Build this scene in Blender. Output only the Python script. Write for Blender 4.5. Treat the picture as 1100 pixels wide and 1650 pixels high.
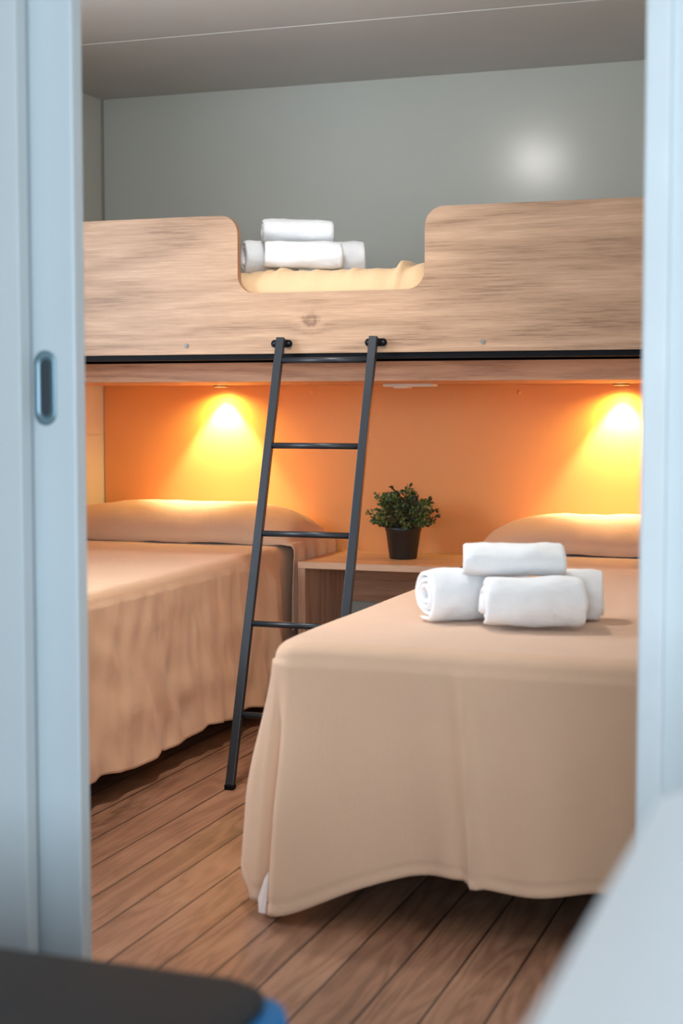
import bpy, bmesh, math, random
from mathutils import Vector, Matrix, noise
random.seed(7)
for o in list(bpy.data.objects): bpy.data.objects.remove(o)
SC = bpy.context.scene
COL = SC.collection
PI = math.pi

# ------------------------------------------------------------------ camera
F_PX, HZ, VPX = 2480.0, 653.0, 1424.0
pitch = math.atan((825 - HZ) / F_PX)
yaw = math.atan((VPX - 550) / math.hypot(F_PX, 825 - HZ))
fw = Vector((-math.sin(yaw) * math.cos(pitch), math.cos(yaw) * math.cos(pitch), -math.sin(pitch)))
rt = Vector((math.cos(yaw), math.sin(yaw), 0))
up = rt.cross(fw)
cd = bpy.data.cameras.new('camera')
cam = bpy.data.objects.new('camera', cd)
COL.objects.link(cam)
M = Matrix((rt, up, -fw)).transposed().to_4x4()
M.translation = (0, 0, 0.99)
cam.matrix_world = M
cd.sensor_fit = 'VERTICAL'; cd.sensor_height = 36; cd.lens = F_PX / 1650 * 36
cd.clip_start = 0.02; cd.clip_end = 100
cd.dof.use_dof = True; cd.dof.focus_distance = 4.25; cd.dof.aperture_fstop = 3.6
SC.camera = cam
vs = SC.view_settings
vs.view_transform = 'Standard'; vs.look = 'None'; vs.gamma = 1; vs.use_curve_mapping = False
vs.exposure = 0.25

# ------------------------------------------------------------------ world and lights
w = bpy.data.worlds.new('world'); SC.world = w; w.use_nodes = True
w.node_tree.nodes['Background'].inputs[0].default_value = (0.62, 0.8, 1.0, 1)
w.node_tree.nodes['Background'].inputs[1].default_value = 0.3

def light(kind, name, loc, energy, color, aim=None, **kw):
    l = bpy.data.lights.new(name, kind); l.energy = energy; l.color = color
    for k, v in kw.items(): setattr(l, k, v)
    o = bpy.data.objects.new(name, l); COL.objects.link(o); o.location = loc
    if aim is not None:
        o.rotation_euler = (Vector(aim) - Vector(loc)).to_track_quat('-Z', 'Y').to_euler()
    return o
# daylight through the window of the living area behind the camera
light('AREA', 'daylight_living', (0.9, -2.45, 1.35), 175, (0.72, 0.87, 1.0), (0.9, 0, 1.3), shape='RECTANGLE', size=2.4, size_y=1.3)
# daylight through the bedroom window in the left wall
light('AREA', 'daylight_bedroom', (-2.78, 2.85, 1.35), 34, (0.80, 0.89, 1.0), (0, 2.85, 1.1), shape='RECTANGLE', size=0.8, size_y=0.7)
# ceiling lamp of the bedroom
light('AREA', 'ceiling_glow', (-1.46, 3.44, 2.018), 3.9, (1.0, 0.93, 0.84), (-1.46, 3.44, 0), shape='DISK', size=0.13, spread=math.radians(104))
# the two downlights under the bunk
WARM = (1.0, 0.71, 0.50)
DL = [(-2.222, 5.03), (-0.808, 5.03)]
for (x, y) in DL:
    light('SPOT', 'downlight_beam', (x, y, 1.052), 33, WARM, (x, y, 0), spot_size=math.radians(80), spot_blend=0.5, shadow_soft_size=0.008)
    light('SPOT', 'downlight_spill', (x, y - 0.02, 1.050), 11.5, (1.0, 0.80, 0.20), (x, y - 0.02, 0), spot_size=math.radians(160), spot_blend=1.0, shadow_soft_size=0.012)

# ------------------------------------------------------------------ materials
def lin(c):
    return tuple(((v / 255) / 12.92 if v / 255 <= 0.04045 else ((v / 255 + 0.055) / 1.055) ** 2.4) for v in c) + (1,)

class NT:
    def __init__(s, name):
        s.m = bpy.data.materials.new(name); s.m.use_nodes = True
        s.t = s.m.node_tree; s.b = s.t.nodes['Principled BSDF']
    def n(s, typ, **kw):
        nd = s.t.nodes.new(typ)
        for k, v in kw.items():
            if k.startswith('i_'): nd.inputs[int(k[2:])].default_value = v
            else: setattr(nd, k, v)
        return nd
    def l(s, a, b): s.t.links.new(a, b)
    def math(s, op, a, b=None, c=None):
        nd = s.n('ShaderNodeMath', operation=op)
        for i, v in enumerate((a, b, c)):
            if v is None: continue
            if isinstance(v, (int, float)): nd.inputs[i].default_value = v
            else: s.l(v, nd.inputs[i])
        return nd.outputs[0]
    def coords(s, scale=(1, 1, 1), loc=(0, 0, 0), src='Object'):
        tc = s.n('ShaderNodeTexCoord'); mp = s.n('ShaderNodeMapping')
        mp.inputs['Scale'].default_value = scale; mp.inputs['Location'].default_value = loc
        s.l(tc.outputs[src], mp.inputs[0]); return mp.outputs[0]
    def noise(s, vec, scale, detail=4, rough=0.5, dist=0):
        nd = s.n('ShaderNodeTexNoise'); s.l(vec, nd.inputs['Vector'])
        nd.inputs['Scale'].default_value = scale; nd.inputs['Detail'].default_value = detail
        nd.inputs['Roughness'].default_value = rough; nd.inputs['Distortion'].default_value = dist
        return nd.outputs['Fac']
    def ramp(s, fac, stops):
        nd = s.n('ShaderNodeValToRGB'); e = nd.color_ramp.elements
        while len(e) < len(stops): e.new(0.5)
        for el, (p, c) in zip(e, stops): el.position = p; el.color = c
        s.l(fac, nd.inputs[0]); return nd.outputs[0]
    def mix(s, fac, a, b, blend='MIX'):
        nd = s.n('ShaderNodeMix', data_type='RGBA', blend_type=blend)
        for sock, v in ((nd.inputs['Factor'], fac), (nd.inputs['A'], a), (nd.inputs['B'], b)):
            if isinstance(v, (int, float, tuple)): sock.default_value = v
            else: s.l(v, sock)
        return nd.outputs['Result']
    def bump(s, h, strength=0.2, dist=0.002, normal=None):
        nd = s.n('ShaderNodeBump'); s.l(h, nd.inputs['Height'])
        nd.inputs['Strength'].default_value = strength; nd.inputs['Distance'].default_value = dist
        if normal is not None: s.l(normal, nd.inputs['Normal'])
        s.l(nd.outputs[0], s.b.inputs['Normal']); return nd.outputs[0]

def plain(name, c, rough=0.5, metal=0.0, spec=0.5, var=0.04, vs_=8.0, bump=0.0, bs=400):
    t = NT(name); v = t.coords()
    f = t.noise(v, vs_, 3)
    c = tuple(c) if len(c) == 4 else tuple(c) + (1,)
    a = tuple(max(0, k * (1 - var)) for k in c[:3]) + (1,); b = tuple(min(1, k * (1 + var)) for k in c[:3]) + (1,)
    t.l(t.ramp(f, [(0.3, a), (0.7, b)]), t.b.inputs['Base Color'])
    t.b.inputs['Roughness'].default_value = rough; t.b.inputs['Metallic'].default_value = metal
    t.b.inputs['Specular IOR Level'].default_value = spec
    if bump: t.bump(t.noise(v, bs, 3), bump, 0.001)
    return t.m

def wood(name, stops, along='x', rough=0.45, seed=0.0, knot=None, dens=1.0, rings=34):
    t = NT(name)
    k = {'x': (0.55, 5.0, 5.0), 'y': (5.0, 0.55, 5.0), 'z': (5.0, 5.0, 0.55)}[along]
    v = t.coords(tuple(q * dens for q in k), (seed, seed * 1.7, seed * 0.6))
    n = t.noise(v, 1.0, 3, 0.5, 0.3)
    if knot:
        tc0 = t.coords((0.62, 0, 1), (-knot[0] * 0.62, 0, -knot[1]))
        nz = t.n('ShaderNodeTexNoise'); nz.inputs['Scale'].default_value = 45; t.l(t.coords(), nz.inputs['Vector'])
        va = t.n('ShaderNodeVectorMath', operation='MULTIPLY_ADD'); t.l(nz.outputs['Color'], va.inputs[0]); va.inputs[1].default_value = (0.034, 0, 0.020); t.l(tc0, va.inputs[2]); 
        vb = t.n('ShaderNodeVectorMath', operation='SUBTRACT'); t.l(va.outputs[0], vb.inputs[0]); vb.inputs[1].default_value = (0.017, 0, 0.010)
        tc = vb.outputs[0]
        ln = t.n('ShaderNodeVectorMath', operation='LENGTH'); t.l(tc, ln.inputs[0])
        g = t.math('MULTIPLY', ln.outputs['Value'], 55.0)
        g = t.math('POWER', g, 1.3); g = t.math('MULTIPLY', g, -1.0); g = t.math('EXPONENT', g)
        kn = g; n = t.math('ADD', n, t.math('MULTIPLY', g, 0.20))
    s = t.math('SINE', t.math('MULTIPLY', n, rings * 2.0))
    s = t.math('MULTIPLY_ADD', s, 0.5, 0.5)
    kf = {'x': (11, 300, 300), 'y': (300, 11, 300), 'z': (300, 300, 11)}[along]
    fine = t.noise(t.coords(kf), 1.0, 4, 0.65)
    km = {'x': (2.6, 70, 70), 'y': (70, 2.6, 70), 'z': (70, 70, 2.6)}[along]
    mid = t.noise(t.coords(km, (seed, 0, 0)), 1.0, 3, 0.6)
    f = t.math('ADD', t.math('MULTIPLY', s, 0.16), t.math('ADD', t.math('MULTIPLY', fine, 0.56), t.math('MULTIPLY', mid, 0.26)))
    if knot: f = t.math('SUBTRACT', f, t.math('MULTIPLY', kn, 0.20))
    t.l(t.ramp(f, stops), t.b.inputs['Base Color'])
    t.b.inputs['Roughness'].default_value = rough
    t.bump(fine, 0.12, 0.0006)
    return t.m

oak_stops = [(0.30, lin((126, 94, 71))), (0.42, lin((160, 126, 98))), (0.56, lin((176, 141, 112))), (0.70, lin((192, 158, 128)))]
M_OAK = wood('oak_board', oak_stops, 'x', 0.5, 2.3, knot=(0.012, 0.118), rings=24)
M_OAK_F = wood('oak_fascia', [(0.26, lin((150, 104, 76))), (0.5, lin((198, 150, 116))), (0.72, lin((215, 170, 136)))], 'x', 0.5, 6.1)
M_OAK_N = wood('oak_nightstand', [(0.26, lin((165, 122, 92))), (0.5, lin((212, 170, 138))), (0.72, lin((226, 188, 156)))], 'x', 0.4, 9.4)
M_OAK_V = wood('oak_upright', [(0.26, lin((150, 110, 84))), (0.5, lin((200, 158, 128))), (0.72, lin((215, 175, 144)))], 'z', 0.5, 4.4)
M_EDGE = plain('oak_edge_band', lin((168, 122, 90)), 0.5)

def floor_mat():
    t = NT('floor_planks'); v = t.coords()
    sx = t.n('ShaderNodeSeparateXYZ'); t.l(v, sx.inputs[0])
    px = t.math('DIVIDE', t.math('ADD', sx.outputs[0], 10.0 - 0.018), 0.1)
    idx = t.math('FLOOR', px); fr = t.math('FRACT', px)
    off = t.math('MULTIPLY', t.math('SINE', t.math('MULTIPLY', idx, 12.99)), 43.0)
    cb = t.n('ShaderNodeCombineXYZ')
    t.l(t.math('MULTIPLY', sx.outputs[0], 14.0), cb.inputs[0]); t.l(t.math('MULTIPLY', sx.outputs[1], 1.5), cb.inputs[1]); t.l(off, cb.inputs[2])
    n = t.noise(cb.outputs[0], 1.0, 3, 0.5, 0.6)
    s = t.math('MULTIPLY_ADD', t.math('SINE', t.math('MULTIPLY', n, 44.0)), 0.5, 0.5)
    fine = t.noise(t.coords((220, 7, 1)), 1.0, 4, 0.65)
    mid = t.noise(t.coords((9, 3, 1)), 1.0, 4, 0.6, 0.5)
    rnd = t.n('ShaderNodeTexWhiteNoise', noise_dimensions='1D'); t.l(idx, rnd.inputs['W'])
    f = t.math('ADD', t.math('MULTIPLY', s, 0.13), t.math('ADD', t.math('MULTIPLY', fine, 0.30), t.math('MULTIPLY', mid, 0.42)))
    f = t.math('ADD', f, t.math('MULTIPLY', rnd.outputs['Value'], 0.13))
    c = t.ramp(f, [(0.30, lin((96, 64, 47))), (0.5, lin((142, 101, 77))), (0.66, lin((163, 121, 95)))])
    d = t.math('ABSOLUTE', t.math('SUBTRACT', fr, 0.5))
    seam = t.math('GREATER_THAN', d, 0.5 - 0.022)
    t.l(t.mix(seam, c, lin((48, 30, 22))), t.b.inputs['Base Color'])
    t.l(t.math('MULTIPLY_ADD', fine, 0.22, 0.30), t.b.inputs['Roughness'])
    h = t.math('SUBTRACT', t.math('MULTIPLY', fine, 0.25), seam)
    t.bump(h, 0.35, 0.0012)
    return t.m
M_FLOOR = floor_mat()

def fabric(name, c, weave=900, wr=0.35, rough=0.85, sheen=0.15):
    t = NT(name); v = t.coords()
    f = t.noise(v, 5, 3)
    a = tuple(k * 0.95 for k in c[:3]) + (1,)
    t.l(t.ramp(f, [(0.3, a), (0.7, c)]), t.b.inputs['Base Color'])
    t.b.inputs['Roughness'].default_value = rough
    t.b.inputs['Sheen Weight'].default_value = sheen; t.b.inputs['Sheen Roughness'].default_value = 0.4
    vo = t.n('ShaderNodeTexVoronoi'); t.l(v, vo.inputs['Vector']); vo.inputs['Scale'].default_value = weave / 6
    w1 = t.noise(t.coords((1, 1, 0.35)), 14, 4, 0.55, 0.8)
    b1 = t.bump(w1, wr, 0.012)
    t.bump(vo.outputs['Distance'], 0.25, 0.001, b1)
    return t.m
M_SPREAD = fabric('tan_bedspread', lin((216, 177, 147)), 1100, 0.16)
M_SPREAD_L = fabric('tan_waffle_bedspread', lin((216, 177, 145)), 800, 0.28)
M_BUNKSHEET = fabric('beige_sheet', lin((208, 174, 134)), 1400, 0.4)
M_UNDER = fabric('pale_lining', lin((222, 205, 196)), 1400, 0.2)

def towel_mat():
    t = NT('white_terry'); v = t.coords()
    t.b.inputs['Base Color'].default_value = (0.86, 0.86, 0.875, 1)
    t.l(t.ramp(t.noise(v, 30, 3), [(0.3, (0.89, 0.89, 0.90, 1)), (0.7, (0.93, 0.93, 0.935, 1))]), t.b.inputs['Base Color'])
    t.b.inputs['Roughness'].default_value = 0.95; t.b.inputs['Sheen Weight'].default_value = 0.2
    b = t.bump(t.noise(v, 38, 4, 0.6), 0.5, 0.006)
    t.bump(t.noise(v, 520, 3, 0.7), 0.5, 0.002, b)
    return t.m
M_TOWEL = towel_mat()

M_WALL = plain('satin_wall_panel', (0.50, 0.505, 0.455), 0.21, 0, 0.5, 0.02, 3, 0.02, 60)
M_WALLS = plain('side_wall_panel', (0.62, 0.60, 0.53), 0.45, 0, 0.4, 0.02, 3)
M_CEIL = plain('ceiling_panel', (0.56, 0.54, 0.52), 0.5, 0, 0.4, 0.02, 3)
M_TRIMW = plain('white_trim', (0.82, 0.82, 0.80), 0.4)
M_DOOR = plain('door_paint', (0.60, 0.665, 0.69), 0.4, 0, 0.4, 0.015, 3)
M_FRAME = plain('frame_paint', (0.60, 0.65, 0.66), 0.45, 0, 0.4, 0.015, 3)
M_ORANGE = plain('orange_panel', (0.74, 0.325, 0.105), 0.42, 0, 0.4, 0.02, 4)
M_BLACK = plain('black_steel', (0.004, 0.0045, 0.006), 0.6, 0.0, 0.12)
M_LADDER = plain('anthracite_powder_coat', (0.022, 0.026, 0.033), 0.38, 0.3, 0.5)
M_CHROME = plain('brushed_steel', (0.40, 0.40, 0.41), 0.4, 1.0)
M_BOLT = plain('dull_zinc', (0.22, 0.22, 0.22), 0.6, 0.3)
M_HANDLE = plain('satin_handle_plate', (0.22, 0.33, 0.38), 0.38, 0.6)
M_RECESS = plain('recess_shade', (0.035, 0.045, 0.055), 0.5)
M_PLASTIC = plain('white_plastic', (0.82, 0.81, 0.78), 0.4)
M_TABLE = plain('white_laminate', (0.88, 0.89, 0.89), 0.32, 0, 0.5, 0.01, 3)
M_DARKUP = plain('charcoal_upholstery', (0.018, 0.0185, 0.020), 0.7, 0, 0.4, 0.1, 12, 0.2, 90)
M_BLUE = plain('azure_side', (0.015, 0.20, 0.48), 0.6, 0, 0.3)
M_POT = plain('black_pot', (0.012, 0.013, 0.015), 0.42)
M_SOIL = plain('soil', (0.02, 0.014, 0.01), 0.9, 0, 0.2, 0.4, 60, 0.6, 200)
M_BASE = plain('dark_bed_base', (0.02, 0.02, 0.022), 0.7)
M_MATT = plain('mattress_ticking', (0.55, 0.53, 0.5), 0.9)

def leafmat(name, a, b):
    t = NT(name)
    f = t.noise(t.coords(), 70, 2)
    t.l(t.ramp(f, [(0.35, a), (0.65, b)]), t.b.inputs['Base Color'])
    t.b.inputs['Roughness'].default_value = 0.42
    return t.m
M_LEAF1 = leafmat('leaf_green', (0.04, 0.08, 0.018, 1), (0.17, 0.23, 0.07, 1))
M_LEAF2 = leafmat('leaf_dark_red', (0.025, 0.03, 0.012, 1), (0.06, 0.035, 0.018, 1))
M_STEM = plain('stem_brown', (0.05, 0.04, 0.02), 0.6)

def emis(name, col, s):
    t = NT(name); t.b.inputs['Base Color'].default_value = (0.9, 0.9, 0.9, 1)
    t.b.inputs['Emission Color'].default_value = col; t.b.inputs['Emission Strength'].default_value = s
    return t.m
M_LED = emis('warm_led', (1.0, 0.78, 0.45, 1), 9.0)
M_DIFF = emis('lamp_diffuser', (1.0, 0.97, 0.92, 1), 72.0)

# ------------------------------------------------------------------ helpers
def obj(name, bm, mats, parent=None, smooth=False, recalc=True):
    if recalc: bmesh.ops.recalc_face_normals(bm, faces=bm.faces)
    me = bpy.data.meshes.new(name); bm.to_mesh(me); bm.free()
    for m in (mats if isinstance(mats, (list, tuple)) else [mats]): me.materials.append(m)
    if smooth:
        for p in me.polygons: p.use_smooth = True
    o = bpy.data.objects.new(name, me); COL.objects.link(o)
    if parent is not None:
        # meshes are drawn in room coordinates; shift them to the thing's own origin
        org = Vector((0, 0, 0)); q = parent
        while q is not None: org += q.location; q = q.parent
        me.transform(Matrix.Translation(-org)); o.parent = parent
    return o
def thing(name, label, cat, loc=(0, 0, 0), group=None):
    o = bpy.data.objects.new(name, None); COL.objects.link(o); o.location = loc
    o.empty_display_size = 0.1
    o['label'] = label; o['category'] = cat
    if group: o['group'] = group
    return o
def tag(o, label, cat, group=None):
    o['label'] = label; o['category'] = cat
    if group: o['group'] = group
    return o
def struct(name, bm, m, smooth=False):
    o = obj(name, bm, m, None, smooth); o['kind'] = 'structure'; return o
def box(bm, x0, x1, y0, y1, z0, z1, bev=0.0, seg=2, mi=0):
    r = bmesh.ops.create_cube(bm, size=1.0)
    vsx = r['verts']
    for v in vsx:
        v.co = Vector(((x0 + x1) / 2 + v.co.x * (x1 - x0), (y0 + y1) / 2 + v.co.y * (y1 - y0), (z0 + z1) / 2 + v.co.z * (z1 - z0)))
    fs = list({f for v in vsx for f in v.link_faces})
    for f in fs: f.material_index = mi
    if bev > 0:
        es = list({e for v in vsx for e in v.link_edges})
        r2 = bmesh.ops.bevel(bm, geom=es, offset=bev, segments=seg, affect='EDGES', profile=0.5)
        for f in r2['faces']: f.material_index = mi
    return bm
def nb(): return bmesh.new()
def B(*a, **k): return box(nb(), *a, **k)
def cyl(bm, p0, p1, r0, r1=None, n=20, caps=True):
    p0, p1 = Vector(p0), Vector(p1); r1 = r0 if r1 is None else r1
    d = p1 - p0
    q = d.to_track_quat('Z', 'Y')
    a, b = [], []
    for i in range(n):
        t = 2 * PI * i / n; u = Vector((math.cos(t), math.sin(t), 0))
        a.append(bm.verts.new(p0 + q @ (u * r0))); b.append(bm.verts.new(p1 + q @ (u * r1)))
    for i in range(n): bm.faces.new((a[i], a[(i + 1) % n], b[(i + 1) % n], b[i]))
    if caps: bm.faces.new(a[::-1]); bm.faces.new(b)
    return bm
def lathe(bm, prof, c, n=40, mi=0):
    rings = []
    for (r, z) in prof:
        if r < 1e-6: rings.append([bm.verts.new((c[0], c[1], c[2] + z))]); continue
        rings.append([bm.verts.new((c[0] + r * math.cos(2 * PI * i / n), c[1] + r * math.sin(2 * PI * i / n), c[2] + z)) for i in range(n)])
    for a, b in zip(rings, rings[1:]):
        for i in range(n):
            j = (i + 1) % n
            if len(a) == 1 and len(b) == 1: continue
            if len(a) == 1: f = bm.faces.new((a[0], b[j], b[i]))
            elif len(b) == 1: f = bm.faces.new((a[i], a[j], b[0]))
            else: f = bm.faces.new((a[i], a[j], b[j], b[i]))
            f.material_index = mi
    return bm
def prism(bm, pts, y0, y1, axis='y'):
    """outline pts (x,z) pushed from y0 to y1"""
    if axis == 'y': mk = lambda p, d: (p[0], d, p[1])
    elif axis == 'z': mk = lambda p, d: (p[0], p[1], d)
    a = [bm.verts.new(mk(p, y0)) for p in pts]; b = [bm.verts.new(mk(p, y1)) for p in pts]
    n = len(pts)
    bm.faces.new(a); bm.faces.new(b[::-1])
    for i in range(n): bm.faces.new((a[i], b[i], b[(i + 1) % n], a[(i + 1) % n]))
    return bm
def arc(cx, cy, r, a0, a1, n=8):
    return [(cx + r * math.cos(math.radians(a0 + (a1 - a0) * i / n)), cy + r * math.sin(math.radians(a0 + (a1 - a0) * i / n))) for i in range(n + 1)]
def sstep(a, b, x):
    t = min(1, max(0, (x - a) / (b - a))); return t * t * (3 - 2 * t)
def N(x, y, z=0): return noise.noise(Vector((x, y, z)))

# ------------------------------------------------------------------ room
XL, XR, YB, ZC = -2.716, -0.245, 5.088, 2.10
struct('floor', B(-3.6, 2.2, -2.6, 5.2, -0.05, 0.0), M_FLOOR)
bm = nb(); box(bm, -3.6, 2.2, -2.6, 4.300, ZC, ZC + 0.05); box(bm, -3.6, 2.2, 4.306, 5.2, ZC, ZC + 0.05)
box(bm, -3.6, 2.2, 4.29, 4.32, ZC + 0.003, ZC + 0.04)
struct('ceiling', bm, M_CEIL)
struct('trim_1', B(XL, XR, 4.2995, 4.3065, ZC - 0.0006, ZC + 0.002), M_TRIMW)     # pale joint strip on the ceiling
struct('wall_back', B(XL - 0.05, XR + 0.05, YB, YB + 0.05, 0, ZC), M_WALL)
# left wall, with the bedroom window
bm = nb()
wy0, wy1, wz0, wz1 = 2.45, 3.25, 1.0, 1.70
box(bm, XL - 0.05, XL, 2.13, wy0, 0, ZC); box(bm, XL - 0.05, XL, wy1, YB, 0, 0.882)
box(bm, XL - 0.05, XL, wy1, YB, 0.885, ZC); box(bm, XL - 0.045, XL - 0.003, wy1, YB, 0.88, 0.888)
box(bm, XL - 0.05, XL, wy0, wy1, 0, wz0); box(bm, XL - 0.05, XL, wy0, wy1, wz1, ZC)
struct('wall_left', bm, M_WALLS)
bm = nb()
for a in ((wy0, wy0 + 0.04, wz0, wz1), (wy1 - 0.04, wy1, wz0, wz1), (wy0, wy1, wz0, wz0 + 0.04), (wy0, wy1, wz1 - 0.04, wz1)):
    box(bm, XL - 0.045, XL + 0.008, *a)
struct('window_1', bm, M_TRIMW)
struct('wall_right', B(XR, XR + 0.05, 2.13, YB, 0, ZC), M_WALLS)
struct('corner_seam_shade', B(XL, XL + 0.008, YB - 0.008, YB, 1.13, ZC), plain('corner_shadow_strip', (0.30, 0.29, 0.26), 0.6))  # dark line of the corner seam, its shade put into the colour
# dividing wall with the sliding door pocket: thin skins each side of the pocket
FX = -1.207   # right edge of the pocket skin
bm = nb()
box(bm, -3.6, FX, 2.000, 2.030, 0, ZC, 0.002); box(bm, -3.6, FX - 0.012, 2.100, 2.130, 0, ZC)
box(bm, -3.6, -2.1, 2.03, 2.10, 0, ZC)
struct('wall_front_left', bm, M_FRAME)
struct('wall_front_right', B(-0.282, 2.2, 2.03, 2.13, 0, ZC), M_FRAME)
struct('trim_3', B(-0.297, -0.264, 2.012, 2.15, 0, 2.0, 0.004), plain('jamb_paint', (0.66, 0.70, 0.71), 0.4))
struct('wall_front_header', B(FX, -0.286, 2.0, 2.13, 2.0, ZC), M_FRAME)
# living area shell
struct('wall_living_left', B(-3.65, -3.6, -2.6, 2.13, 0, ZC), M_FRAME)
struct('wall_living_right', B(2.2, 2.25, -2.6, 2.13, 0, ZC), M_FRAME)
bm = nb()
box(bm, -3.6, -0.35, -2.45, -2.40, 0, ZC); box(bm, 2.15, 2.2, -2.45, -2.40, 0, ZC)
box(bm, -0.35, 2.15, -2.45, -2.40, 0, 0.68); box(bm, -0.35, 2.15, -2.45, -2.40, 2.02, ZC)
struct('wall_living_rear', bm, M_FRAME)
bm = nb()
for a in ((-0.35, -0.29, 0.68, 2.02), (2.09, 2.15, 0.68, 2.02), (0.87, 0.93, 0.68, 2.02)): box(bm, a[0], a[1], -2.44, -2.39, a[2], a[3])
box(bm, -0.35, 2.15, -2.44, -2.39, 0.68, 0.74); box(bm, -0.35, 2.15, -2.44, -2.39, 1.96, 2.02)
struct('window_2', bm, M_TRIMW)

# sliding door
DX = -1.143
door = struct('door_1', B(-2.02, DX, 2.050, 2.082, 0.012, 2.0, 0.003), M_DOOR)
hc = (-1.193, 1.016)
def stadium(c, w_, h_, n=12):
    r = w_ / 2
    return arc(c[0], c[1] + h_ / 2 - r, r, 0, 180, n) + arc(c[0], c[1] - h_ / 2 + r, r, 180, 360, n)
bm = nb()
o_, i_ = stadium(hc, 0.036, 0.113), stadium(hc, 0.0175, 0.084)
n = len(o_)
loops = [[bm.verts.new((p[0], y, p[1])) for p in pts] for pts, y in ((o_, 2.0495), (o_, 2.0475), ([(hc[0] + (p[0] - hc[0]) * 0.93, hc[1] + (p[1] - hc[1]) * 0.975) for p in o_], 2.0462), (i_, 2.0466), (i_, 2.0490))]
for a, b in zip(loops, loops[1:]):
    for k in range(n): bm.faces.new((a[k], a[(k + 1) % n], b[(k + 1) % n], b[k]))
hd = obj('door_handle', bm, M_HANDLE, door, True); hd['label'] = 'oval metal recessed handle plate'
bm = nb(); prism(bm, stadium(hc, 0.0175, 0.084), 2.0488, 2.0498)  # flat dark plate; the hollow's shade is put into its colour
rc = obj('finger_recess', bm, M_RECESS, hd); rc['label'] = 'finger recess, its shade painted dark'

# ------------------------------------------------------------------ orange panel behind the beds
pan = thing('headboard_panel', 'orange glossy panel covering the back wall under the bunk', 'wall panel', (-1.5, YB - 0.01, 0.0))
obj('panel', B(XL + 0.004, XR - 0.004, YB - 0.010, YB - 0.001, 0.478, 1.0605), M_ORANGE, pan)
for (x, z) in ((-1.893, 1.038), (-1.155, 1.034)):
    obj('screw_cap', cyl(nb(), (x, YB - 0.010, z), (x, YB - 0.0125, z), 0.006), M_ORANGE, pan, True)

# ------------------------------------------------------------------ bunk bed
bunk = thing('bunk_bed', 'raised oak bunk bed with cut-out guard board spanning the room', 'bunk bed', (-1.5, 3.99, 1.1))
FY = 3.985
def sc(v): return v
zb, zt, zl = 1.133, 1.518, 1.301
xl1, xr1 = -1.708, -1.166          # cut-out sides
out = [(XL + 0.003, zb), (XR - 0.003, zb), (XR - 0.003, zt)]
r1, r2 = 0.052, 0.050
out += arc(xr1 + r1, zt - r1, r1, 90, 180)
out += arc(xr1 - r2, zl + r2, r2, 0, -90)
out += arc(xl1 + r2, zl + r2, r2, -90, -180)
out += arc(xl1 - r1, zt - r1, r1, 0, 90)
out += [(XL + 0.003, zt)]
bm = nb(); prism(bm, out, FY, FY + 0.022)
for f in bm.faces:
    f.material_index = 0 if len(f.verts) > 4 else 1
o = obj('guard_board', bm, [M_OAK, M_EDGE], bunk)
bm = nb(); box(bm, XL + 0.003, XR - 0.003, FY + 0.006, FY + 0.046, 1.117, 1.1325); 
for y in (4.5, 5.03): box(bm, XL + 0.003, XR - 0.003, y, y + 0.04, 1.117, 1.1325)
obj('steel_frame', bm, M_BLACK, bunk)
obj('base_board', B(XL + 0.003, XR - 0.003, FY + 0.05, YB - 0.002, 1.134, 1.150), M_OAK_F, bunk)
for x in (-1.866, -1.005):
    bm = cyl(nb(), (x, FY - 0.0025, 1.158), (x, FY + 0.001, 1.158), 0.0062, n=20); cyl(bm, (x, FY - 0.0035, 1.158), (x, FY - 0.0024, 1.158), 0.003, n=6)
    s_ = obj('bolt', bm, M_BOLT, bunk, False)
obj('fascia', B(XL + 0.003, XR - 0.003, 4.25, 4.268, 1.0605, 1.1165), M_OAK_F, bunk)
obj('underside_panel', B(XL + 0.003, XR - 0.003, 4.268, YB - 0.0005, 1.0610, 1.077), M_OAK_F, bunk)
# mattress with ruffled beige sheet
bm = nb()
x0, x1, y0, y1 = XL + 0.02, XR - 0.02, FY + 0.03, 4.98
nx, ny = 300, 26
def mh(x, y):
    e = min(y - y0, 0.06) / 0.06
    front = math.sqrt(max(0, 1 - (1 - e) ** 2))
    fold = 0.004 * math.sin(x * 70 + 3 * N(x * 7, 2)) * (1 - 0.75 * e) + 0.006 * N(x * 16, y * 10) + 0.004 * N(x * 45, y * 20, 3)
    pleat = 0
    for (cx, a, w_) in ((-1.262, 0.022, 0.010), (-1.20, 0.013, 0.02), (-1.62, 0.010, 0.012), (-1.40, 0.006, 0.01), (-1.66, 0.008, 0.01)):
        pleat += a * math.exp(-((x - cx - 0.25 * (y - y0)) / w_) ** 2) * math.exp(-((y - y0 - 0.04) / 0.11) ** 2)
    return 1.285 + 0.082 * front + fold + pleat
g = [[bm.verts.new((x0 + (x1 - x0) * i / nx, y0 + (y1 - y0) * (j / ny) ** 1.8, 0)) for j in range(ny + 1)] for i in range(nx + 1)]
for row in g:
    for v in row: v.co.z = mh(v.co.x, v.co.y)
for i in range(nx):
    for j in range(ny): bm.faces.new((g[i][j], g[i + 1][j], g[i + 1][j + 1], g[i][j + 1]))
bt = [[bm.verts.new((row[0].co.x, row[0].co.y, 1.152)) for row in g], [bm.verts.new((row[-1].co.x, row[-1].co.y, 1.152)) for row in g]]
for i in range(nx):
    bm.faces.new((bt[0][i], bt[0][i + 1], g[i + 1][0], g[i][0])); bm.faces.new((g[i][-1], g[i + 1][-1], bt[1][i + 1], bt[1][i]))
    bm.faces.new((bt[0][i + 1], bt[0][i], bt[1][i], bt[1][i + 1]))
obj('mattress', bm, M_BUNKSHEET, bunk, True)

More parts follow.
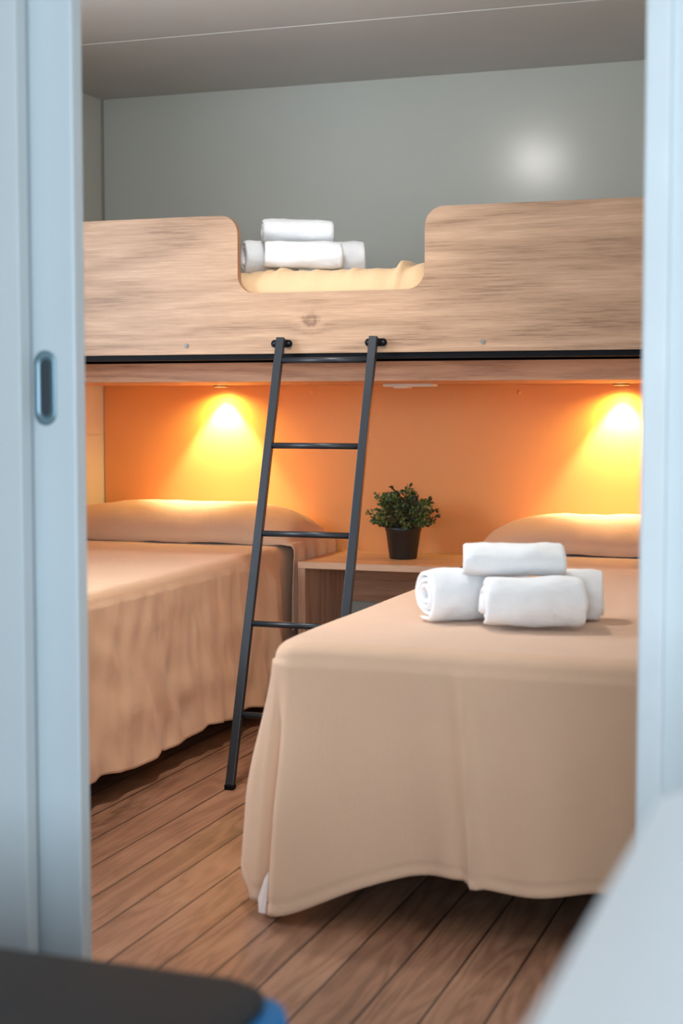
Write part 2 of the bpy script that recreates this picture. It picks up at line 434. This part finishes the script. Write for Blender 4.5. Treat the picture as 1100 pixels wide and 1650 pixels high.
# ------------------------------------------------------------------ downlights and white box under the bunk
for k, (x, y) in enumerate(DL):
    lab = ('small round recessed downlight glowing above the left bed pillow', 'small chrome-rimmed downlight glowing above the right bed pillow')[k]
    t = thing('downlight', lab, 'lamp', (x, y, 1.0605), 'downlights under the bunk')
    obj('ring', lathe(nb(), [(0.026, -0.0002), (0.029, -0.003), (0.029, -0.006), (0.022, -0.0085), (0.019, -0.007), (0.019, -0.0002), (0.026, -0.0002)], (x, y, 1.061), 40), M_CHROME, t, True)
    obj('led_lens', cyl(nb(), (x, y, 1.0608), (x, y, 1.0565), 0.018), M_LED, t)
bm = nb(); box(bm, -1.545, -1.375, 4.80, 4.86, 1.0505, 1.0605, 0.002)
t = thing('switch_box', 'small white plastic box stuck under the middle of the bunk', 'switch box', (-1.46, 4.83, 1.0605))
obj('housing', bm, M_PLASTIC, t)
obj('rocker', B(-1.510, -1.462, 4.803, 4.857, 1.0455, 1.0508, 0.0015), M_PLASTIC, t)

# ceiling lamp
t = thing('ceiling_lamp', 'round bedroom ceiling lamp whose glow mirrors in the wall above the bunk', 'lamp', (-1.46, 3.44, ZC))
obj('lamp_base', lathe(nb(), [(0, 0), (0.085, 0), (0.085, -0.02), (0.072, -0.024), (0, -0.024)], (-1.46, 3.44, ZC - 0.0005), 40), M_TRIMW, t, True)
obj('diffuser', lathe(nb(), [(0.076, -0.0245), (0.077, -0.040), (0.070, -0.058), (0.048, -0.070), (0, -0.075)], (-1.46, 3.44, ZC), 40), M_DIFF, t, True)

# ------------------------------------------------------------------ ladder
lad = thing('bunk_ladder', 'black metal ladder hooked on the bunk between the two beds', 'ladder', (-1.44, 3.6, 0))
LXL, LXR = -1.571, -1.302
def ly(z): return 3.600 + (3.966 - 3.600) * z / 1.172
ang = math.atan2(0.366, 1.172)
def rail(x):
    bm = nb(); box(bm, -0.0115, 0.0115, -0.0085, 0.0085, 0, 1.2265, 0.0018, 2)
    bmesh.ops.rotate(bm, verts=bm.verts, cent=(0, 0, 0), matrix=Matrix.Rotation(-ang, 3, 'X'))
    bmesh.ops.translate(bm, verts=bm.verts, vec=(x, 3.600, 0.004))
    return bm
for x in (LXL, LXR):
    rl = obj('rail', rail(x), M_LADDER, lad)
    obj('foot_cap', B(x - 0.0125, x + 0.0125, 3.589, 3.613, 0.0, 0.014, 0.003), M_BLACK, rl)
for z in (1.112, 0.881, 0.648, 0.415, 0.185):
    obj('rung', cyl(nb(), (LXL + 0.006, ly(z), z), (LXR - 0.006, ly(z), z), 0.0082, n=20), M_LADDER, lad, True)
for x in (LXL, LXR):
    ox = -0.005 if x == LXL else 0.000
    bm = nb(); cx, cz = x + ox, 1.160
    prism(bm, arc(cx + 0.021, cz, 0.0105, 90, -90) + arc(cx - 0.020, cz, 0.0105, -90, -270), FY - 0.0045, FY - 0.0005)
    br = obj('bracket', bm, M_BLACK, lad)
    for q in (-0.021, 0.022): obj('screw', cyl(nb(), (cx + q, FY - 0.0068, cz), (cx + q, FY - 0.0044, cz), 0.0045, n=14), M_LADDER, br, True)

# ------------------------------------------------------------------ nightstand
ns = thing('nightstand', 'open oak nightstand shelf standing between the two beds', 'nightstand', (-1.46, 4.65, 0))
NX0, NX1, NY0, NY1 = -1.784, -1.240, 4.645, YB - 0.012
obj('top', B(NX0, NX1, NY0, NY1, 0.462, 0.484, 0.0012, 1), M_OAK_N, ns)
obj('side_panel', B(NX0, NX0 + 0.025, NY0 + 0.002, NY1, 0, 0.4618, 0.001, 1), M_OAK_V, ns)
obj('side_panel', B(NX1 - 0.025, NX1, NY0 + 0.002, NY1, 0, 0.4618, 0.001, 1), M_OAK_V, ns)
obj('back_panel', B(NX0 + 0.0252, NX1 - 0.0252, NY1 - 0.03, NY1 - 0.015, 0.31, 0.4618), M_OAK_F, ns)
obj('shelf', B(NX0 + 0.0252, NX1 - 0.0252, NY0 + 0.01, NY1, 0.08, 0.10), M_OAK_N, ns)

# ------------------------------------------------------------------ potted plant
PX, PY, PZ = -1.489, 4.85, 0.484
plant = thing('potted_plant', 'small leafy green plant in a black pot on the nightstand', 'plant', (PX, PY, PZ))
obj('pot', lathe(nb(), [(0, 0.0005), (0.044, 0.0005), (0.0455, 0.003), (0.0575, 0.092), (0.0595, 0.094), (0.0605, 0.104), (0.059, 0.106), (0.056, 0.104), (0.054, 0.088), (0, 0.088)], (PX, PY, PZ), 48), M_POT, plant, True)
obj('soil', lathe(nb(), [(0.0535, 0.086), (0.05, 0.092), (0.02, 0.096), (0, 0.096)], (PX, PY, PZ), 24), M_SOIL, plant, True)
rnd = random.Random(11)
bmf, bms = nb(), nb()
def leaf(bm, base, d, L, W, mi):
    d = d.normalized(); side = d.cross(Vector((rnd.uniform(-1, 1), rnd.uniform(-1, 1), rnd.uniform(-.3, 1)))).normalized()
    nrm = side.cross(d).normalized()
    mid0 = bm.verts.new(base)
    a = []
    for (t_, w_, h_) in ((0.35, 0.8, 0.10), (0.7, 1.0, 0.12), ):
        a.append((bm.verts.new(base + d * L * t_ + side * W * w_ * .5 + nrm * L * (h_ + .1)), bm.verts.new(base + d * L * t_ + nrm * L * h_), bm.verts.new(base + d * L * t_ - side * W * w_ * .5 + nrm * L * (h_ + .1))))
    tip = bm.verts.new(base + d * L + nrm * L * 0.02)
    fs = [bm.faces.new((mid0, a[0][1], a[0][0])), bm.faces.new((mid0, a[0][2], a[0][1])),
          bm.faces.new((a[0][0], a[0][1], a[1][1], a[1][0])), bm.faces.new((a[0][1], a[0][2], a[1][2], a[1][1])),
          bm.faces.new((a[1][0], a[1][1], tip)), bm.faces.new((a[1][1], a[1][2], tip))]
    for f in fs: f.material_index = mi
tips = []
for k in range(80):
    az = rnd.uniform(0, 2 * PI); el = rnd.uniform(0.0, 1.0)
    rr = 0.118 * math.cos(el * 1.35) ** 0.8 * rnd.uniform(0.72, 1.0)
    zz = 0.118 + 0.105 * math.sin(el * 1.4) * rnd.uniform(0.7, 1.0) - 0.008 * (1 - el)
    tips.append((rr * math.cos(az), rr * math.sin(az), zz))
tips += [(-0.03, -0.01, 0.232), (0.026, -0.02, 0.238), (0.008, 0.0, 0.225), (-0.085, -0.02, 0.208), (-0.112, -0.01, 0.150), (0.115, -0.02, 0.142), (0.085, -0.03, 0.185), (-0.01, -0.09, 0.155), (0.10, 0.0, 0.125), (-0.09, -0.03, 0.125)]
for (tx, ty, tz) in tips:
    p0 = Vector((PX + tx * .2, PY + ty * .2, PZ + 0.09)); p1 = Vector((PX + tx * .62, PY + ty * .62, PZ + 0.09 + (tz - .09) * .75)); p2 = Vector((PX + tx, PY + ty, PZ + tz))
    pv = None
    red = rnd.random() < 0.3
    for i in range(9):
        t_ = i / 8
        p = p0 * (1 - t_) ** 2 + p1 * 2 * t_ * (1 - t_) + p2 * t_ ** 2
        if pv is not None:
            cyl(bms, pv, p, 0.0012, n=5, caps=False)
            dr = (p - pv).normalized()
            if t_ > 0.3:
                for q in range(4):
                    dd = (dr * 0.55 + Vector((rnd.uniform(-1, 1), rnd.uniform(-1, 1), rnd.uniform(-.6, 1)))).normalized()
                    leaf(bmf, p + dd * .001, dd, rnd.uniform(0.012, 0.019), rnd.uniform(0.008, 0.0115), 1 if (red and rnd.random() < .7) or rnd.random() < .12 else 0)
        pv = p
obj('foliage', bmf, [M_LEAF1, M_LEAF2], plant, False, False)
obj('stems', bms, M_STEM, plant, True)

# ------------------------------------------------------------------ beds
ZT = 0.53
def perimeter(x0, x1, y0, y1, r, step=0.011):
    """head-left -> down the left side -> foot -> up the right side -> along the head"""
    pts = []
    def line(a, b, nrm):
        L = math.hypot(b[0] - a[0], b[1] - a[1]); m = max(1, int(L / step))
        for i in range(m): t_ = i / m; pts.append(((a[0] + (b[0] - a[0]) * t_, a[1] + (b[1] - a[1]) * t_), nrm))
    def cor(cx, cy, a0, a1, m=26):
        for i in range(m):
            a = math.radians(a0 + (a1 - a0) * i / m); pts.append(((cx + r * math.cos(a), cy + r * math.sin(a)), (math.cos(a), math.sin(a))))
    line((x0, y1), (x0, y0 + r), (-1, 0)); cor(x0 + r, y0 + r, 180, 270)
    line((x0 + r, y0), (x1 - r, y0), (0, -1)); cor(x1 - r, y0 + r, 270, 360)
    line((x1, y0 + r), (x1, y1), (1, 0)); line((x1, y1), (x0, y1), (0, 1))
    return pts
def drape(x0, x1, y0, y1, r, off, hem, puff, re=0.035):
    P = perimeter(x0, x1, y0, y1, r); n = len(P); bm = nb(); rings = []
    mx0 = mx1 = (x0 + x1) / 2; my0, my1 = y0 + .38, y1 - .38
    ts = [1, .8, .6, .42, .28, .16, .08, .03, 0]
    for t_ in ts:
        ring = []
        for (p, nn) in P:
            mx = min(max(p[0], mx0), mx1); my = min(max(p[1], my0), my1)
            ix, iy = p[0] - nn[0] * re, p[1] - nn[1] * re
            x = ix * (1 - t_) + mx * t_; y = iy * (1 - t_) + my * t_
            ring.append(bm.verts.new((x, y, ZT + puff(x, y))))
        rings.append(ring)
    for a in (18, 36, 54, 72, 90):
        a = math.radians(a)
        rings.append([bm.verts.new((p[0] - nn[0] * re * (1 - math.sin(a)), p[1] - nn[1] * re * (1 - math.sin(a)), ZT + puff(p[0], p[1]) - re * (1 - math.cos(a)))) for (p, nn) in P])
    K = 62
    for k in range(1, K + 1):
        ring = []
        for (p, nn) in P:
            hz = hem(p, nn); top = ZT - re; d = (top - hz) * k / K
            o_, tan_ = off(p, nn, d, k / K)
            ring.append(bm.verts.new((p[0] + nn[0] * o_ - nn[1] * tan_, p[1] + nn[1] * o_ + nn[0] * tan_, top - d)))
        rings.append(ring)
    for a, b in zip(rings, rings[1:]):
        for i in range(n):
            j = (i + 1) % n
            bm.faces.new((a[i], a[j], b[j], b[i]))
    bmesh.ops.remove_doubles(bm, verts=rings[0], dist=2e-3)
    bmesh.ops.holes_fill(bm, edges=[e for e in bm.edges if len(e.link_faces) == 1 and e.verts[0].co.z > 0.5], sides=0)
    fs = [f for f in bm.faces if f.calc_area() < 1e-10]
    return bm
def bed(label, x0, x1, y0, y1, mat, off, hem, puff):
    t = thing('bed', label, 'bed', ((x0 + x1) / 2, (y0 + y1) / 2, 0), 'single beds under the bunk')
    b = obj('bedspread', drape(x0, x1, y0, y1, 0.055, off, hem, puff), mat, t, True)
    md = b.modifiers.new('thick', 'SOLIDIFY'); md.thickness = 0.003; md.offset = -1
    obj('mattress', B(x0 + .03, x1 - .03, y0 + .035, y1 - .01, 0.30, ZT - 0.035, 0.03, 3), M_MATT, t, True)
    obj('bed_base', B(x0 + .04, x1 - .04, y0 + .06, y1 - .02, 0.09, 0.299, 0.004), M_BASE, t)  # unseen base, carried low to keep the floor under the bed dark
    for x in (x0 + .12, x1 - .12):
        for y in (y0 + .22, y1 - .15): obj('leg', cyl(nb(), (x, y, 0), (x, y, 0.0898), 0.019, 0.026), M_BASE, t, True)
    return t
# left bed: its right-hand side faces the aisle
def offL(p, nn, d, f):
    x, y = p
    s = y if abs(nn[0]) > .5 else x * 1.3
    a = 0.004 + 0.040 * f ** 1.3
    a += f * 0.009 * math.sin(s * 9.5 + 0.8 * math.sin(s * 5)) + (0.3 + f) * 0.005 * math.sin(s * 41 + 4 * N(s * 3, d * 4)) + 0.003 * N(s * 45, d * 7, 9) + 0.011 * f * N(s * 7, d * 9, 1) + 0.006 * N(s * 19, d * 12, 4) * min(1, d * 12)
    if nn[0] > .5:
        a += 0.022 * math.exp(-((y - 4.53) / .07) ** 2) * sstep(0.0, .08, d) * (1 + .5 * math.sin(y * 70))
        a *= 1 - 0.85 * sstep(4.56, 4.635, y)
        if y > 4.62: a = min(a, 0.03)
    if p[0] < -2.6: a = 0.0
    if nn[1] > .5: a = 0.0
    return max(a, 0.0), 0
def hemL(p, nn):
    if nn[0] > .5: return 0.068 + 0.006 * math.sin(p[1] * 8.0 + 1.0) + 0.005 * math.sin(p[1] * 21) + 0.006 * N(p[1] * 12, 1)
    return 0.08
def puffL(x, y): return 0.004 * N(x * 3, y * 3, 1) + 0.0015 * N(x * 9, y * 9, 2)
bedL = bed('single bed left of the ladder with tan waffle bedspread, against the left wall', XL + 0.012, -1.838, 2.78, YB - 0.015, M_SPREAD_L, offL, hemL, puffL)
# right bed: its foot faces the camera
RX0, RX1, RY0 = -1.127, -0.27, 2.765
def offR(p, nn, d, f):
    x, y = p
    ga = lambda c, w_, v: math.exp(-((v - c) / w_) ** 2)
    ang_ = math.degrees(math.atan2(-nn[1], -nn[0]))    # 0 = left side, 90 = foot
    tan_ = 0
    if nn[1] > .5: return 0.0, 0
    base = 0.005 + 0.012 * f
    corner = 0
    left = x < -0.9
    if left:
        arc_s = (y - RY0) if nn[0] < -.99 else (-(x - RX0) if nn[1] < -.99 else (0.055 * (1 - ang_ / 45.0)))   # >0 side, <0 foot
        D = sstep(0, .30, d)
        # side panel billows out behind the crease
        corner += 0.042 * D * ga(0.045, 0.036, arc_s)
        corner += 0.010 * D * ga(0.20, 0.08, arc_s)
        # crease
        corner -= 0.034 * D * ga(-0.016, 0.012, arc_s)
        # front panel's own edge flares forward
        corner += (0.016 + 0.036 * f) * D * (ga(-0.046, 0.011, arc_s) if arc_s > -0.046 else ga(-0.046, 0.10, arc_s))
    wv = 0
    if nn[1] < -.5:
        wv = f ** 1.2 * (0.016 * math.sin((x + .70) * 15 + .3) + 0.008 * math.sin((x + .2) * 33 + 2 * N(x * 4, d * 3)))
        cx = -0.735 + 0.035 * f
        wv += 0.026 * f ** 0.6 * ga(cx, 0.012, x) - 0.014 * f ** .6 * ga(cx - 0.026, 0.016, x)
        wv += 0.012 * f * ga(-0.50 + .06 * f, 0.03, x)
    elif nn[0] < -.5: wv = f * 0.012 * math.sin(y * 14)
    wv += 0.003 * N(x * 9, y * 9, d * 6) * f
    if abs(f - 0.945) < 0.009: wv -= 0.003
    if nn[0] > .5: return 0.006, 0
    if nn[0] < -.5 and y > 4.5: base *= 1 - .5 * sstep(4.5, 4.6, y); wv *= 1 - .8 * sstep(4.5, 4.6, y)
    return max(base + corner + wv, -0.03), tan_
def hemR(p, nn):
    x, y = p
    if nn[1] < -.5:
        d = x - RX0
        h = 0.012 + 0.080 * sstep(0.03, 0.30, d)
        h += 0.007 * math.sin((x + 0.83) * 22) * sstep(.15, .3, d)
        return h
    if nn[0] < -.5:
        return 0.012 + 0.075 * sstep(0.0, 0.05, y - RY0 - .01)
    return 0.07
def puffR(x, y): return 0.004 * N(x * 2.5, y * 2.5, 7) - 0.006 * math.exp(-(((x - RX0) / .05) ** 2 + ((y - RY0) / .05) ** 2))
bedR = bed('single bed right of the ladder, its tan-draped foot facing the doorway', RX0, RX1, RY0, YB - 0.015, M_SPREAD, offR, hemR, puffR)

bm = nb()
pts_ = [(-1.128, 2.724, 0.030), (-1.113, 2.722, 0.072), (-1.100, 2.712, 0.090), (-1.106, 2.706, 0.008), (-1.122, 2.714, 0.006)]
bm.faces.new([bm.verts.new(p) for p in pts_])
fo = obj('folded_hem', bm, M_UNDER, bpy.data.objects[bedR.children[0].name], False)
fo['label'] = 'pale turned-out hem at the bed corner'
md = fo.modifiers.new('thick', 'SOLIDIFY'); md.thickness = 0.003

def pillow(parent, mat, xa, xb, side, hgt, seed, ya=4.655, yb_=5.065, drop=0.30, fall=0.25):
    """long pillow under the spread; xa..xb along the bed, with the cloth falling over the aisle side (side=+1 right, -1 left)"""
    bm = nb(); nu, nv = 130, 34
    L = xb - xa; total = L + drop
    g = []
    for i in range(nu + 1):
        s = total * i / nu
        row = []
        for j in range(nv + 1):
            v = j / nv
            hump = math.sin(PI * min(1, max(0, v))) ** 0.55
            if s <= L:
                u = s; x = xa + s if side > 0 else xb - s
                q = min(1, max(0, (s - (L - fall)) / fall)); env = 0.08 + 0.92 * math.sqrt(max(0, 1 - q ** 2.4))
                env *= 0.80 + 0.20 * sstep(0, .25, s)
                z = ZT + 0.004 + hgt * hump * env
                z += 0.006 * N(x * 6, v * 3, seed) + 0.003 * N(x * 17, v * 8, seed)
                z = max(z, ZT + 0.002)
                y = ya + (yb_ - ya) * v - 0.012 * env * math.sin(PI * v * 2) * (1 if v < .5 else 0)
                y += 0.012 * N(x * 4, 0.5, seed) * (1 - v)
            else:
                d = s - L; a = min(d / 0.05, 1.0) * PI / 2
                zr = ZT + 0.006 + hgt * hump * 0.1
                ox = 0.022 * math.sin(a)
                ox += min(1, d / .08) * 0.009 * math.sin(v * 26 + d * 6 + seed)
                x = (xb + ox) if side > 0 else (xa - ox)
                if d < 1e-6: x = xb if side > 0 else xa
                z = zr - (0.03 * (1 - math.cos(a)) + max(0, d - 0.05))
                y = ya + (yb_ - ya) * v + 0.02 * (v - .5) * d
                y = min(y, yb_)
            row.append(bm.verts.new((x, y, z)))
        g.append(row)
    for i in range(nu):
        for j in range(nv): bm.faces.new((g[i][j], g[i + 1][j], g[i + 1][j + 1], g[i][j + 1]))
    o = obj('pillow', bm, mat, parent, True)
    md = o.modifiers.new('thick', 'SOLIDIFY'); md.thickness = 0.003; md.offset = -1
    return o
pillow(bedL, M_SPREAD_L, XL + 0.014, -1.818, 1, 0.125, 3.0)
pillow(bedR, M_SPREAD, -1.195, RX1 - 0.004, -1, 0.110, 8.0, fall=0.26, drop=0.10)

# ------------------------------------------------------------------ towels
def roll(name, label, group, c, length, rx, rz, ang_=0.0, turns=4, seed=0, spin=0.0, parent=None):
    """rolled towel: a spiral of thick cloth along local x; c = centre of its underside"""
    rr = random.Random(seed); bm = nb()
    th_ = 1.0 / (turns + 0.6)       # layer pitch in units of the radius
    A = 34; total = int(A * turns); nl = 26
    layers = []
    endj = [rr.uniform(-0.014, 0.014) for _ in range(turns + 3)]
    def prof(i, ax):
        a = 2 * PI * i / A + spin
        rad = 0.55 * th_ + (1 - 0.55 * th_ - 0.0) * (i / total)
        return a, rad
    R = Vector((0, 0, 0))
    outer, inner = [], []
    for i in range(total + 1):
        turn = i / A
        a, rad = prof(i, 0)
        ro, ri = rad, max(0.02, rad - th_ * 0.86)
        if i > total - 6: ro -= th_ * 0.8 * ((i - total + 6) / 6) ** 1.5 * 0.8
        jj = endj[int(turn)] * (1 - turn % 1) + endj[int(turn) + 1] * (turn % 1)
        half = length / 2 + jj * 0.7 - 0.004 * (turns - turn) + 0.004
        co, ci = [], []
        for k in range(nl + 1):
            s = -1 + 2 * k / nl; s = math.copysign(abs(s) ** 0.55, s) if abs(s) > 0 else 0
            x = half * s
            endf = max(0, (abs(s) - 0.93) / 0.07); rnd_ = 1 - math.sqrt(max(0, 1 - endf ** 2))
            mid = (ro + ri) / 2; hw = (ro - ri) / 2 * (1 - 0.75 * rnd_)
            wob = 1 + 0.10 * N(math.cos(a) * 1.5 + seed, math.sin(a) * 1.5, x * 14) + 0.05 * N(math.cos(a) * 5 + seed, math.sin(a) * 5, x * 40)
            sag = 1 - 0.06 * (abs(s) ** 6)
            for lst, r_ in ((co, mid + hw), (ci, mid - hw)):
                r_ = r_ * wob * sag
                yy = r_ * rx * math.cos(a); zz = r_ * rz * math.sin(a)
                zz = max(zz, -rz * 0.90) if zz < 0 else zz
                lst.append(bm.verts.new((x, yy, zz + rz * 0.90)))
        outer.append(co); inner.append(ci)
    for S in (outer, inner):
        for i in range(total):
            for k in range(nl): bm.faces.new((S[i][k], S[i + 1][k], S[i + 1][k + 1], S[i][k + 1]))
    for i in range(total):
        bm.faces.new((outer[i][0], inner[i][0], inner[i + 1][0], outer[i + 1][0])); bm.faces.new((outer[i][-1], outer[i + 1][-1], inner[i + 1][-1], inner[i][-1]))
    for i in (0, total):
        for k in range(nl): bm.faces.new((outer[i][k], outer[i][k + 1], inner[i][k + 1], inner[i][k]))
    o = obj('rolled_towel', bm, M_TOWEL, None, True)
    o.location = c; o.rotation_euler = (0, 0, ang_)
    tag(o, label, 'towel', group)
    return o
GB, GU = 'rolled towels on the right bed', 'rolled towels on the upper bunk'
TZ = ZT + 0.003
roll('towel', 'white rolled towel at the left of the right bed stack, its spiral end showing', GB, (-0.822, 3.190, TZ), 0.235, 0.064, 0.062, 0.72, 4, 1, 4.9)
roll('towel', 'white rolled towel at the back of the right bed stack, only its right end showing', GB, (-0.618, 3.262, TZ), 0.118, 0.060, 0.060, 0.22, 4, 9, 5.3)
roll('towel', 'white rolled towel in front of the stack on the right bed', GB, (-0.672, 3.100, TZ), 0.215, 0.060, 0.060, 0.36, 3, 2, 4.7)
roll('towel', 'flattened white rolled towel on top of the stack on the right bed', GB, (-0.730, 3.165, TZ + 0.097), 0.205, 0.070, 0.040, 0.30, 3, 3, 4.5)
UZ = 1.374
roll('towel', 'white rolled towel at the left of the upper bunk stack, beside the guard board', GU, (-1.712, 4.235, UZ), 0.17, 0.056, 0.054, 0.62, 4, 4, 4.8)
roll('towel', 'white rolled towel at the back of the upper bunk stack, only its right end showing', GU, (-1.500, 4.268, UZ), 0.135, 0.054, 0.052, 0.35, 4, 7, 5.2)
roll('towel', 'white rolled towel in front of the stack on the upper bunk', GU, (-1.572, 4.138, UZ), 0.200, 0.052, 0.046, 0.48, 3, 5, 4.6)
roll('towel', 'white rolled towel on top of the stack on the upper bunk', GU, (-1.612, 4.200, UZ + 0.078), 0.205, 0.052, 0.042, 0.48, 3, 6, 4.6)

# ------------------------------------------------------------------ foreground table and pouf
def slab(x0, x1, y0, y1, z0, z1, r, bev=0.004, seg=2):
    bm = nb()
    pts = arc(x1 - r, y1 - r, r, 0, 90) + arc(x0 + r, y1 - r, r, 90, 180) + arc(x0 + r, y0 + r, r, 180, 270) + arc(x1 - r, y0 + r, r, 270, 360)
    prism(bm, pts, z0, z1, 'z')
    es = [e for e in bm.edges if abs(e.verts[0].co.z - e.verts[1].co.z) < 1e-6]
    if bev: bmesh.ops.bevel(bm, geom=es, offset=bev, segments=seg, affect='EDGES', profile=0.5)
    return bm
tb = thing('table', 'white blurred table corner close to the camera at lower right', 'table', (0.35, 0.7, 0))
obj('tabletop', slab(-0.140, 0.86, 0.35, 1.105, 0.695, 0.72, 0.045, 0.006, 3), M_TABLE, tb)
for x in (-0.08, 0.80):
    for y in (0.42, 1.03): obj('leg', B(x - .02, x + .02, y - .02, y + .02, 0, 0.6948, 0.003), M_TRIMW, tb)
pf = thing('bench', 'low bench with dark grey padded top and blue side at lower left', 'bench', (-0.9, 1.05, 0))
bm = slab(-1.35, -0.516, 0.80, 1.300, 0.4425, 0.452, 0.05, 0.004, 3)
o = obj('seat_cushion', bm, M_DARKUP, pf, True)
o = obj('base', slab(-1.345, -0.500, 0.805, 1.299, 0.10, 0.442, 0.034, 0.010, 3), M_BLUE, pf); o['label'] = 'blue bench side'
for x in (-1.28, -0.57):
    for y in (0.87, 1.23): obj('foot', cyl(nb(), (x, y, 0), (x, y, 0.0998), 0.018, 0.024), M_BLACK, pf, True)
